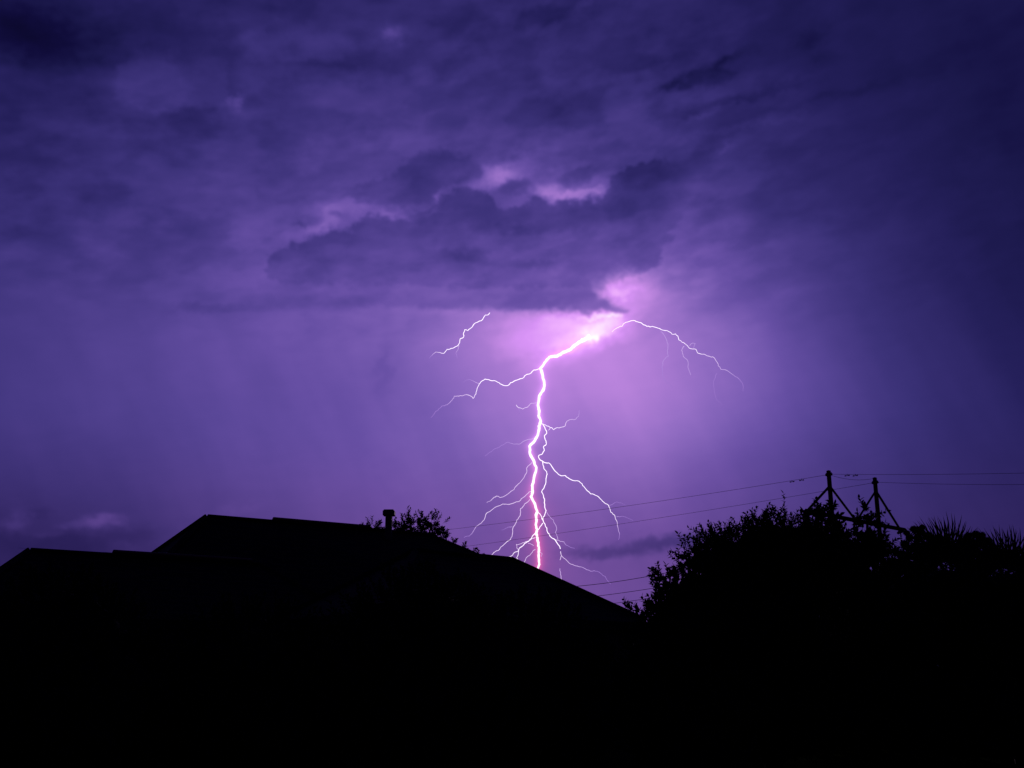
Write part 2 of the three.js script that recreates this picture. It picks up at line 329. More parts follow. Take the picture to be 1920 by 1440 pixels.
// ---------------------------------------------------------------- the house: three parallel ridges, one behind two lower ones
{
  const house = thing('house', 'dark shingle-roofed house with three stepped ridges on the left', 'house', V(-4, 0, -33));
  const EAVE = 2.75, ALONG = V(0.85, 0, -0.527), FRONT = V(0.527, 0, 0.85);
  const corner = (a, b, z) => {   // where a hip that runs through sight points a and b comes down to the eaves at distance z
    let lo = 0, hi = 12;
    for (let i = 0; i < 50; i++) { const t = (lo + hi) / 2, p = at(a[0] + (b[0] - a[0]) * t, a[1] + (b[1] - a[1]) * t, z); if (p.y > EAVE) lo = t; else hi = t; }
    const q = at(a[0] + (b[0] - a[0]) * lo, a[1] + (b[1] - a[1]) * lo, z); q.y = EAVE; return q;
  };
  function wing(A, B, BL, FR, depth, lower) {
    const FL = BL.clone().addScaledVector(FRONT, depth), BR = FR.clone().addScaledVector(FRONT, -depth), d = V(0, -0.22, 0);
    const low = [FL, FR, BR, BL].map((q) => q.clone().add(d)), [fl, fr, br, bl] = low;
    const tris = [[A, FL, FR], [A, FR, B], [B, FR, BR], [B, BR, BL], [B, BL, A], [A, BL, FL]];
    for (const [p, q, s, t] of [[FL, FR, fr, fl], [FR, BR, br, fr], [BR, BL, bl, br], [BL, FL, fl, bl]]) tris.push([p, t, s], [p, s, q]);
    tris.push([fl, bl, br], [fl, br, fr]);
    const roof = part('roof', flatGeometry(tris), M.shingle, house);
    // ridge and hip caps
    const caps = [];
    for (const [p, q] of [[A, FL], [A, BL], [B, FR], [B, BR]]) { const e = q.clone().lerp(p, 0.03); caps.push(bar(e.clone().add(V(0, 0.0, 0)), p.clone().add(V(0, 0.005, 0)), 0.2, 0.07, 0.02)); }
    caps.push(bar(A.clone().add(V(0, 0.0, 0)), B.clone().add(V(0, 0.0, 0)), 0.07, 0.2, 0.02));
    part('ridge_cap', plain(caps), M.shingle, roof);
    const mid = [FL, FR, BR, BL].reduce((s, q) => s.add(q), V(0, 0, 0)).divideScalar(4), w = [FL, FR, BR, BL].map((q) => { const e = q.clone().sub(mid); e.y = 0; return mid.clone().add(e.multiplyScalar(1 - 0.55 / e.length())); });
    const walls = [];
    for (let i = 0; i < 4; i++) { const p = w[i].clone(), q = w[(i + 1) % 4].clone(), top = EAVE - 0.22; walls.push([p.clone().setY(lower), q.clone().setY(lower), q.clone().setY(top)], [p.clone().setY(lower), q.clone().setY(top), p.clone().setY(top)]); }
    part('wall', flatGeometry(walls), M.stucco, house);
    return roof;
  }
  const onRidge = (A, B, px) => { const n = B.clone().sub(A).cross(UP), r = sight(px, 1000); return onSight(r, n.dot(A.clone().sub(camera.position)) / n.dot(r)).setY(A.y); };
  // the tall wing behind
  const A = atHeight(388, 969, 6.2), B = atHeight(801, 1003, 6.2);
  const main = wing(A, B, corner([388, 969], [275, 1048], 36), corner([801, 1003], [904, 1046], 37), 9.5, 0);
  // the left wing in front
  const C = atHeight(56, 1033, 4.5), D = atHeight(482, 1059, 4.5);
  const left = wing(C, D, corner([56, 1033], [0, 1071], 29.5), D.clone().add(V(3.4, EAVE - 4.5, 0.6)), 6.5, 0);
  // the right wing in front
  const E = atHeight(780, 1033, 4.45), F = atHeight(957, 1050, 4.45);
  wing(E, F, E.clone().add(V(-3.6, EAVE - 4.45, -0.8)), corner([967, 1053], [1182, 1152], 29.5), 6.5, 0);
  // vents along the ridges
  const vent = (roof, P, Q, x0, x1) => { const a = onRidge(P, Q, x0).add(V(0, 0.05, 0)), b = onRidge(P, Q, x1).add(V(0, 0.05, 0)); part('ridge_vent', bar(a, b, 0.09, 0.3, 0.03), M.vent, roof, 'long reddish ridge vent'); };
  vent(main, A, B, 508, 692);
  vent(left, C, D, 213, 474);
  // the flue with its square hood
  const f0 = onRidge(A, B, 717).addScaledVector(FRONT, 0.5), top = at(717, 957, -f0.z).y, w = size(22, -f0.z);
  const flue = part('chimney', bar(V(f0.x, 5.2, f0.z), V(f0.x, top - 0.1, f0.z), w * 0.56, w * 0.56, 0.02), M.flue, main);
  part('chimney_hood', plain([bar(V(f0.x, top - 0.19, f0.z), V(f0.x, top - 0.02, f0.z), w, w, 0.02), bar(V(f0.x, top - 0.03, f0.z), V(f0.x, top + 0.015, f0.z), w * 0.84, w * 0.84, 0.01)]), M.flue, main);
}

// ---------------------------------------------------------------- the power line: a timber frame with two poles, and its wires
{
  const Z1 = 85, p1 = at(1553.5, 883, Z1), p2 = at(1640, 896, Z1 + 5.6), dir = p2.clone().sub(p1).setY(0).normalize(), gap = p2.clone().sub(p1).setY(0).length();
  const along = dir.clone().cross(UP).negate().normalize();   // the way the wires go, away to the left
  if (along.z > 0) along.negate();
  const beamY = (at(1553, 968, Z1).y + at(1640, 984.5, Z1 + 5.6).y) / 2 + 0.02;
  const on = (s, y) => p1.clone().addScaledVector(dir, gap * s).setY(y);
  const frame = thing('power_pylon', 'timber frame pylon with two poles and V braces above the trees', 'pylon', V(p1.x, 0, p1.z));
  for (const p of [p1, p2]) {
    part('pole', pole(V(p.x, 0, p.z), p, 0.23, 0.18, 12), M.timber, frame);
    part('pole_cap', new THREE.ConeGeometry(0.19, 0.07, 12).translate(p.x, p.y + 0.036, p.z), M.steel, frame);
  }
  for (const side of [-0.17, 0.17]) part('crossarm', bar(on(-0.56, beamY).addScaledVector(along, side * 1.35), on(1.57, beamY).addScaledVector(along, side * 1.35), 0.22, 0.15, 0.02), M.timber, frame);
  for (const [s, t, y] of [[0, -0.47, at(1553, 913, Z1).y], [0, 0.47, at(1553, 913, Z1).y], [1, 0.53, at(1640, 922, 90.6).y], [1, 1.47, at(1640, 922, 90.6).y]]) part('brace', bar(on(s + Math.sign(t - s) * 0.015, y), on(t, beamY + 0.1), 0.21, 0.17, 0.02), M.timber, frame);
  const hang = [];
  for (const s of [-0.5, 0.5, 1.5]) {
    const top = on(s, beamY - 0.17), L = 1.55, prof = [];
    part('hanger', plain([bar(on(s - 0.06, beamY - 0.36), on(s + 0.06, beamY - 0.12), 0.2, 0.3, 0.03), bar(on(s, beamY - 0.5), on(s, beamY - 0.2), 0.07)]), M.steel, frame);
    for (let k = 0; k < 8; k++) { const y = -k * 0.15; prof.push(new THREE.Vector2(0.03, y), new THREE.Vector2(0.05, y - 0.03), new THREE.Vector2(0.13, y - 0.075), new THREE.Vector2(0.12, y - 0.095), new THREE.Vector2(0.035, y - 0.1)); }
    prof.push(new THREE.Vector2(0.03, -1.24), new THREE.Vector2(0.0, -1.25));
    part('insulator', new THREE.LatheGeometry(prof, 10).translate(top.x, top.y - 0.3, top.z), M.porcelain, frame);
    hang.push(top.clone().add(V(0, -L, 0)));
  }
  const tops = [on(0, at(1553, 890, Z1).y), on(1, at(1640, 905, 90.6).y)];
  for (const [i, s] of [[0, 1], [1, 1], [0, -1], [1, -1]]) { const q = tops[i].clone().addScaledVector(along, s * 0.24); part('bracket', plain([bar(q.clone().addScaledVector(along, -s * 0.1), q.clone().addScaledVector(along, s * 0.08), 0.1, 0.14, 0.02), bar(q.clone().add(V(0, -0.1, 0)), q.clone().add(V(0, 0.16, 0)), 0.06)]), M.steel, frame); }
  const sagging = (a, b, drop, n = 14) => Array.from({ length: n + 1 }, (_, i) => a.clone().lerp(b, i / n).add(V(0, -4 * drop * (i / n) * (1 - i / n), 0)));
  part('jumper_wire', sweep(sagging(tops[0].clone().addScaledVector(dir, 0.15), tops[1].clone().addScaledVector(dir, -0.15).add(V(0, 0.35, 0)), 0.25), () => 0.014), M.wire, frame);
  function wire(label, from, way, seen, length, r, dampers = []) {
    const n = way.clone().cross(UP), pass = seen.map(([px, py]) => { const ray = sight(px, py), q = onSight(ray, n.dot(from.clone().sub(camera.position)) / n.dot(ray)); return [q.clone().sub(from).dot(way), q.y - from.y]; });
    const [[s1, h1], [s2, h2]] = pass, b = (h2 / s2 - h1 / s1) / (s2 - s1), a = h1 / s1 - b * s1, point = (s) => from.clone().addScaledVector(way, s).setY(from.y + a * s + b * s * s);
    const t = thing('power_line', label, 'power line', from.clone(), 'wires strung from the timber pylon');
    part('cable', sweep(Array.from({ length: 61 }, (_, i) => point((length * i) / 60)), () => r), M.wire, t);
    for (const s of dampers) { const q = point(s); part('vibration_damper', plain([bar(q.clone().addScaledVector(way, -0.22).add(V(0, -0.1, 0)), q.clone().addScaledVector(way, -0.08).add(V(0, -0.1, 0)), 0.07, 0.09, 0.02), bar(q.clone().addScaledVector(way, 0.08).add(V(0, -0.1, 0)), q.clone().addScaledVector(way, 0.22).add(V(0, -0.1, 0)), 0.07, 0.09, 0.02), bar(q.clone().addScaledVector(way, -0.2).add(V(0, -0.1, 0)), q.clone().addScaledVector(way, 0.2).add(V(0, -0.1, 0)), 0.02), bar(q.clone().add(V(0, -0.12, 0)), q.clone().add(V(0, 0.03, 0)), 0.04)]), M.steel, t); }
  }
  const back = along.clone().negate(), end = (i, w) => tops[i].clone().addScaledVector(w, 0.3);
  wire('upper thin wire running from the taller pole down to the left', end(0, along), along, [[1160, 951], [850, 992]], 175, 0.015, [2.2, 3.1]);
  wire('second thin wire, from the shorter pole, passing behind the taller pole to the left', end(1, along), along, [[1160, 983], [900, 1021]], 165, 0.015);
  wire('upper thin wire running from the taller pole to the right edge', end(0, back), back, [[1740, 889.5], [1920, 887]], 60, 0.013, [1.3, 2.0]);
  wire('lower thin wire running from the shorter pole to the right edge', end(1, back), back, [[1760, 907.5], [1920, 908.5]], 60, 0.014);
  wire('topmost of the three low wires between the roof slope and the big shrub', hang[0], along, [[1230, 1078], [1095, 1098]], 42, 0.026);
  wire('middle of the three low wires between the roof slope and the big shrub', hang[1], along, [[1230, 1102], [1125, 1117]], 60, 0.026);
  wire('lowest of the three low wires, nearest the foot of the roof slope', hang[2], along, [[1210, 1123], [1150, 1131.5]], 80, 0.026);
}

// ---------------------------------------------------------------- trees and shrubs
class Leaves {
  constructor(tint) { this.p = []; this.c = []; this.tint = tint; }
  tri(a, b, c, k) { for (const q of [a, b, c]) { this.p.push(q.x, q.y, q.z); this.c.push(this.tint[0] * k, this.tint[1] * k, this.tint[2] * k); } }
  leaf(base, dir, face, L, w) {
    const k = span(0.7, 1.3), s = dir.clone().cross(face).normalize(), f = s.clone().cross(dir).normalize();
    const m1 = base.clone().addScaledVector(dir, L * 0.3), m2 = base.clone().addScaledVector(dir, L * 0.65).addScaledVector(f, -L * 0.04), tip = base.clone().addScaledVector(dir, L).addScaledVector(f, -L * 0.12);
    for (const q of [1, -1]) {
      const e1 = m1.clone().addScaledVector(s, q * w * 0.5).addScaledVector(f, w * 0.15), e2 = m2.clone().addScaledVector(s, q * w * 0.42).addScaledVector(f, w * 0.12);
      this.tri(base, e1, m2, k); this.tri(e1, e2, m2, k); this.tri(e2, tip, m2, k);
    }
  }
  stem(a, b, r) {
    const d = b.clone().sub(a).normalize(), s = d.clone().cross(Math.abs(d.y) > 0.9 ? V(1, 0, 0) : UP).normalize(), t = d.clone().cross(s), A = [], B = [];
    for (let k = 0; k < 3; k++) { const o = s.clone().multiplyScalar(Math.cos(k * 2.094)).addScaledVector(t, Math.sin(k * 2.094)); A.push(a.clone().addScaledVector(o, r)); B.push(b.clone().addScaledVector(o, r * 0.5)); }
    for (let k = 0; k < 3; k++) { const j = (k + 1) % 3; this.tri(A[k], A[j], B[k], 0.8); this.tri(A[j], B[j], B[k], 0.8); }
  }
  twig(base, dir, L, n, leafL, leafW) {
    const bend = V(span(-1, 1), span(-0.2, 0.6), span(-1, 1)).multiplyScalar(0.25), pts = [0, 0.5, 1].map((t) => base.clone().addScaledVector(dir, L * t).addScaledVector(bend, L * t * t));
    this.stem(pts[0], pts[1], 0.006); this.stem(pts[1], pts[2], 0.004);
    const s = dir.clone().cross(V(span(-1, 1), span(-1, 1), span(-1, 1))).normalize(), t = dir.clone().cross(s).normalize();
    for (let i = 0; i < n; i++) {
      const h = 0.18 + 0.82 * (i / (n - 1)), a = i * 2.4 + span(-0.4, 0.4), out = s.clone().multiplyScalar(Math.cos(a)).addScaledVector(t, Math.sin(a)), up = i === n - 1 ? 1.6 : span(0.5, 1.1);
      const q = base.clone().addScaledVector(dir, L * h).addScaledVector(bend, L * h * h);
      this.leaf(q, out.clone().addScaledVector(dir, up).normalize(), dir.clone().addScaledVector(out, -0.5).normalize(), leafL * span(0.7, 1.15), leafW * span(0.8, 1.1));
    }
  }
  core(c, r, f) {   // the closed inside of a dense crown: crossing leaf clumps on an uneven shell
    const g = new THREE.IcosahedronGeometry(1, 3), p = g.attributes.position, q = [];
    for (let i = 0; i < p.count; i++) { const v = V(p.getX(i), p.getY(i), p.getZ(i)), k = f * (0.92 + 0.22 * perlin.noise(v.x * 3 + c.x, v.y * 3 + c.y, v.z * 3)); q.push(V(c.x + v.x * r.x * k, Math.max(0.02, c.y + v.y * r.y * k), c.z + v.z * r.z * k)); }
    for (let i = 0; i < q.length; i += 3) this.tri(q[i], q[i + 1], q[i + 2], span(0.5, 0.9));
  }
  build() {
    const g = new THREE.BufferGeometry();
    g.setAttribute('position', new THREE.Float32BufferAttribute(this.p, 3)); g.setAttribute('color', new THREE.Float32BufferAttribute(this.c, 3)); g.computeVertexNormals();
    return g;
  }
}
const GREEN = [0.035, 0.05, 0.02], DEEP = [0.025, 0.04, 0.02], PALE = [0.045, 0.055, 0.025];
function leafy(name, label, category, z, lobes, o = {}) {
  const { leaf = [0.085, 0.034], twig = [0.22, 0.42], leaves = 15, per = 34, tint = GREEN, core = 0.8, up = 0.7, depth = 1, group, stray = 0.12, base } = o;
  const L = lobes.map(([x, y, rx, ry, dz = 0]) => ({ c: at(x, y, z + dz), r: V(size(rx, z), size(ry, z), size((rx + ry) / 2, z) * depth) }));
  const cx = base ? at(base, 1200, z).x : L.reduce((s, l) => s + l.c.x * l.r.x, 0) / L.reduce((s, l) => s + l.r.x, 0), foot = V(cx, 0, -z);
  const t = thing(name, label, category, foot, group), F = new Leaves(tint), wood = [];
  const lowest = Math.min(...L.map((l) => l.c.y)), fork = foot.clone().setY(Math.max(0.3, lowest * 0.5)), r0 = 0.035 + 0.022 * Math.max(...L.map((l) => l.c.y));
  wood.push(pole(foot.clone().setY(-0.05), fork, r0 * 1.25, r0 * 0.85, 9));
  for (const l of L) {
    const bow = fork.clone().lerp(l.c, 0.5).add(V(span(-0.1, 0.1), 0.1, span(-0.1, 0.1)));
    wood.push(pole(fork, bow, r0 * 0.6, r0 * 0.4, 7), pole(bow, l.c, r0 * 0.4, r0 * 0.18, 6));
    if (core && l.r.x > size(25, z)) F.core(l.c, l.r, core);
    const area = 4 * Math.PI * ((l.r.x * l.r.y) ** 1.6 / 3 + (l.r.x * l.r.z) ** 1.6 / 3 + (l.r.y * l.r.z) ** 1.6 / 3) ** (1 / 1.6);
    for (let i = 0, n = Math.ceil(area * per); i < n; i++) {
      const cy = span(-1, 1), a = span(0, 2 * Math.PI), m = Math.sqrt(1 - cy * cy), v = V(Math.cos(a) * m, cy, Math.sin(a) * m), deep = Math.sqrt(span(core ? 0.5 : 0.05, 1)), q = V(l.c.x + v.x * l.r.x * deep, l.c.y + v.y * l.r.y * deep, l.c.z + v.z * l.r.z * deep);
      if (q.y < 0.15 || L.some((k) => k !== l && V((q.x - k.c.x) / k.r.x, (q.y - k.c.y) / k.r.y, (q.z - k.c.z) / k.r.z).length() < 0.7)) continue;
      const dir = v.clone().add(V(span(-0.45, 0.45), up + span(-0.3, 0.3), span(-0.45, 0.45))).normalize(), long = rnd() < stray ? 1.5 : 1;
      if (!core && rnd() < 0.3) F.stem(l.c.clone().lerp(q, 0.35), q, 0.008);
      F.twig(q, dir, span(...twig) * long * (0.6 + 0.4 * deep), Math.round(leaves * (long > 1 ? 1.2 : 1)), leaf[0], leaf[1]);
    }
  }
  part('trunk', plain(wood), M.bark, t);
  const crown = part('crown', F.build(), M.leaf, t);
  return t;
}
// behind the house
leafy('broadleaf_tree', 'sparse leafy treetop rising behind the roof ridge beside the chimney', 'tree', 47, [[700, 996, 16, 14], [692, 1004, 12, 10], [738, 1002, 26, 16], [752, 1000, 18, 14], [772, 990, 28, 20], [790, 996, 24, 18], [808, 988, 24, 22], [826, 1006, 12, 12], [770, 1040, 70, 36]], { leaf: [0.15, 0.06], twig: [0.2, 0.5], per: 15, leaves: 14, core: 0, tint: PALE, stray: 0.1 });
leafy('broadleaf_tree', 'small leafy treetop peeking over the right roof slope', 'tree', 46, [[879, 1034, 9, 9], [850, 1022, 9, 4], [896, 1048, 8, 5]], { leaf: [0.14, 0.055], twig: [0.16, 0.34], per: 18, leaves: 13, core: 0, tint: PALE });
// far trees right of the pylon
function pine(label, z, x, y, puffs, foot) {
  const t = thing('pine_tree', label, 'tree', at(x, 1250, z).setY(0), 'pines standing behind the palms'), F = new Leaves(DEEP), top = at(x, y, z);
  part('trunk', plain([pole(t.position.clone(), top, 0.22, 0.05, 9), ...puffs.map(([a, b]) => pole(V(t.position.x, Math.max(1, at(a, b, z).y - 0.7), t.position.z), at(a, b, z), 0.05, 0.02, 5))]), M.bark, t);
  for (const [a, b, r] of puffs) for (let k = 0; k < 3; k++) {
    const c = at(a + span(-3, 3), b + span(-2, 2), z + span(-1.5, 1.5)), R = size(r, z);
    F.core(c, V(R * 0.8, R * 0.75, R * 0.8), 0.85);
    for (let i = 0; i < 260; i++) { const cy = span(-1, 1), g = span(0, 6.28), m = Math.sqrt(1 - cy * cy), v = V(Math.cos(g) * m, cy + 0.2, Math.sin(g) * m).normalize(), s = V(span(-1, 1), span(-1, 1), span(-1, 1)).cross(v).normalize(), q = c.clone().addScaledVector(v, R * 0.45); F.tri(q.clone().addScaledVector(s, 0.022), q.clone().addScaledVector(s, -0.022), c.clone().addScaledVector(v, R * span(0.85, 1.15)), span(0.7, 1.2)); }
  }
  part('crown', F.build(), M.leaf, t);
}
pine('pine with round needle clumps between the pylon crossarm and the palm spikes', 62, 1722, 990, [[1715, 992, 8], [1727, 996, 9], [1731, 989, 5], [1700, 1000, 6], [1706, 1010, 8], [1720, 1010, 10], [1738, 1006, 9], [1748, 1010, 8], [1698, 1022, 9], [1714, 1028, 11], [1732, 1026, 11], [1750, 1026, 11], [1764, 1020, 9], [1700, 1044, 12], [1722, 1046, 13], [1745, 1046, 13], [1766, 1042, 12], [1690, 1062, 14], [1715, 1068, 15], [1745, 1068, 15]]);
pine('rounded pine crown filling the gap between the two palms', 66, 1832, 1000, [[1815, 1008, 9], [1830, 1004, 9], [1843, 1006, 8], [1852, 1014, 9], [1822, 1020, 11], [1840, 1020, 11], [1806, 1018, 9], [1858, 1026, 9], [1812, 1034, 12], [1830, 1036, 13], [1850, 1038, 12], [1820, 1054, 14], [1845, 1056, 14]]);
// palms
function palmFrond(petiole, L, n, open) {
  const p = [], F = new Leaves([0.03, 0.045, 0.022]);
  F.stem(V(0, 0, 0), V(0, petiole, 0), 0.014);
  for (let i = 0; i < n; i++) {
    const a = (i / (n - 1) - 0.5) * open + span(-0.02, 0.02), l = L * (0.72 + 0.28 * Math.cos(a * 0.8)) * span(0.92, 1.04), d = V(Math.sin(a), Math.cos(a), 0), s = V(d.y, -d.x, 0), h = span(0, 0.05), droop = span(0.04, 0.16);
    const q = (t, w, z) => V(0, petiole, 0).addScaledVector(d, l * t).addScaledVector(s, w).add(V(0, 0, z));
    const w1 = 0.019, w2 = 0.016, r = q(0, 0, 0), a1 = q(0.28, -w1, -h), b1 = q(0.28, w1, -h), m1 = q(0.28, 0, -h - 0.014), a2 = q(0.75, -w2 * 0.7, -h - droop * 0.3), b2 = q(0.75, w2 * 0.7, -h - droop * 0.3), tip = q(1, 0, -h - droop), k = span(0.8, 1.2);
    F.tri(r, a1, m1, k); F.tri(r, m1, b1, k); F.tri(a1, a2, m1, k); F.tri(m1, a2, b2, k); F.tri(m1, b2, b1, k); F.tri(a2, tip, b2, k);
  }
  return F.build();
}
const FRONDS = [palmFrond(0.4, 0.84, 34, 3.8), palmFrond(0.44, 0.8, 30, 3.5), palmFrond(0.38, 0.88, 32, 4.0)];
function palm(label, px, py, z, shown) {
  const c = at(px, py, z), t = thing('fan_palm', label, 'palm', V(c.x, 0, c.z), 'fan palms at the right edge');
  part('trunk', pole(V(c.x, 0, c.z), c, 0.17, 0.13, 12), M.bark, t);
  const lay = (dir, face, s, i) => {
    const y = dir.clone().normalize(), x = y.clone().cross(face).normalize(), zz = x.clone().cross(y), m = new THREE.Mesh(FRONDS[i % 3], M.leaf);
    m.name = 'palm_frond'; m.castShadow = m.receiveShadow = true; m.position.set(0, c.y, 0); m.quaternion.setFromRotationMatrix(new THREE.Matrix4().makeBasis(x, y, zz)); m.scale.setScalar(s); t.add(m);
  };
  shown.forEach(([lean, back, s], i) => lay(V(Math.sin(lean), Math.cos(lean), back), V(0.1 * Math.sin(i), 0.15, 1), s, i));
  for (let i = 0; i < 16; i++) { const a = i * 2.4, e = span(-0.5, 0.5); lay(V(Math.cos(a), e, Math.sin(a)), V(0, 1, 0.3), span(0.85, 1), i); }
}
palm('left fan palm with upright spiky leaves rising behind the shrubs', 1783, 1088, 20, [[-0.2, -0.1, 1.02], [0.08, 0.1, 1.04], [-0.5, 0.2, 1], [0.42, 0.15, 0.9], [-0.9, 0, 0.95], [0.9, 0, 0.8]]);
palm('right fan palm whose spiky leaves spread to the picture edge', 1884, 1102, 19, [[-0.1, 0.1, 0.9], [0.35, -0.1, 0.96], [0.75, 0.1, 1.02], [1.15, 0, 1.05], [-0.5, 0.1, 0.8], [1.5, 0.2, 1.05]]);
// the big shrubs on the right
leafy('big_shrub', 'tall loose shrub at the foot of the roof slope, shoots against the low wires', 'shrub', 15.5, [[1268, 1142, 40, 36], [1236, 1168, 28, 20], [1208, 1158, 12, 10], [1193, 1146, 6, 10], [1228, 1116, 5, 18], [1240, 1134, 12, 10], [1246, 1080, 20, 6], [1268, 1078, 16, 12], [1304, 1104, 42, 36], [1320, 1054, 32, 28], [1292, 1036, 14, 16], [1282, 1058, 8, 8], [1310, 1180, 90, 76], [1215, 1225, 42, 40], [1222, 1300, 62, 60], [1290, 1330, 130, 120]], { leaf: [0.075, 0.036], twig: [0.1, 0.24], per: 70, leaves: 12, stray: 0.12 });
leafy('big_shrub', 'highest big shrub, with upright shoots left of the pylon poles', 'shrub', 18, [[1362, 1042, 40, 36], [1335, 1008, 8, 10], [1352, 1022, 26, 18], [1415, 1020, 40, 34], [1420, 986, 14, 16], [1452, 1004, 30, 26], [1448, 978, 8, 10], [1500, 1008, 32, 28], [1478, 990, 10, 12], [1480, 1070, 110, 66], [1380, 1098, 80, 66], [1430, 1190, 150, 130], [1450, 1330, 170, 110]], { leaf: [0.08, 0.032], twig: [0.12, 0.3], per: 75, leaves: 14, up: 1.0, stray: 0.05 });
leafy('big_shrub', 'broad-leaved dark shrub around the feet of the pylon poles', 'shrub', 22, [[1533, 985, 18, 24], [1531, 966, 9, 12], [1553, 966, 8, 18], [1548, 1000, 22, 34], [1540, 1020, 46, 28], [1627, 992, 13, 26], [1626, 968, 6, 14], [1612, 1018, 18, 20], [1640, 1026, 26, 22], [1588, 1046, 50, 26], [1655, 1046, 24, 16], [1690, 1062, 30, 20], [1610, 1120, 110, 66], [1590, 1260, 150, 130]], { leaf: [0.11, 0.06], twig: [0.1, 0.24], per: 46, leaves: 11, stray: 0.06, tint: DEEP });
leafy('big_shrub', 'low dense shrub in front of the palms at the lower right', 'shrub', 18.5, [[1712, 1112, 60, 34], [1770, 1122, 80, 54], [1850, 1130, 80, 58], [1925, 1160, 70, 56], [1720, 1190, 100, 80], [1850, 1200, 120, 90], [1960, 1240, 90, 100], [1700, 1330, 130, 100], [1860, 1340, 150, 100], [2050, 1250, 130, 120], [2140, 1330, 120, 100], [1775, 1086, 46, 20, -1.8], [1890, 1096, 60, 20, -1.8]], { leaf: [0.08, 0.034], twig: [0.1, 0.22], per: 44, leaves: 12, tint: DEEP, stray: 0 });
// round shrubs on the lawn before the house
for (const [label, x, y, r, z] of [
  ['round black shrub at the lower left, in front of the left roof', 90, 1290, 215, 13],
  ['round black shrub in front of the house, second from the left', 470, 1310, 180, 14],
  ['round black shrub in the middle, below the chimney', 780, 1262, 190, 13.5],
  ['round black shrub just below the foot of the thick lightning bolt', 995, 1285, 165, 14.5],
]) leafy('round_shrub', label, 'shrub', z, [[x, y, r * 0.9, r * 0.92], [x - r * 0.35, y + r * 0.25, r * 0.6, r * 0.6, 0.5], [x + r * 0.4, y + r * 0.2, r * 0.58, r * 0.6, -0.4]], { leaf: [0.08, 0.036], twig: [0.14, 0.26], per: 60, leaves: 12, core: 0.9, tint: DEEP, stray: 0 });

// ---------------------------------------------------------------- the lightning, 1.3 km away
const heat = (b) => {   // linear colour of a stroke by its strength
  const stops = [[0, 0.2, 0.1, 0.42], [0.3, 0.42, 0.24, 0.72], [0.6, 0.85, 0.62, 1.0], [1, 1.35, 1.2, 1.4]];
  let i = 1; while (i < 3 && b > stops[i][0]) i++;
  const t = Math.max(0, Math.min(1, (b - stops[i - 1][0]) / (stops[i][0] - stops[i - 1][0])));
  return [1, 2, 3].map((k) => stops[i - 1][k] + (stops[i][k] - stops[i - 1][k]) * t);
};
const airDistance = (x, y) => 1300 + 90 * perlin.noise(x * 0.006, y * 0.006, 3.3);
function stroke(parent, name, w0, w1, b0, b1, path, jitter = 0.7) {
  let pts = [];
  for (let i = 0; i < path.length; i += 2) pts.push([path[i], path[i + 1]]);
  for (let pass = 0; pass < 2; pass++) {   // the channel kinks at every scale
    const q = [pts[0]];
    for (let i = 1; i < pts.length; i++) { const [a, b] = pts[i - 1], [c, d] = pts[i], l = Math.hypot(c - a, d - b); if (l > 4) { const k = span(-1, 1) * Math.min(l * 0.14, jitter * 1.6); q.push([(a + c) / 2 - ((d - b) / l) * k, (b + d) / 2 + ((c - a) / l) * k]); } q.push(pts[i]); }
    pts = q;
  }
  const P = pts.map(([x, y]) => at(x, y, airDistance(x, y)));
  const wobble = P.map(() => span(0.85, 1.15));
  return part(name, sweep(P, (t, i) => 0.5 * size((w0 + (w1 - w0) * t) * (w0 > 5 ? 0.78 : 0.52), 1300) * wobble[i], (t) => heat(b0 + (b1 - b0) * t), 6), M.plasma, parent);
}
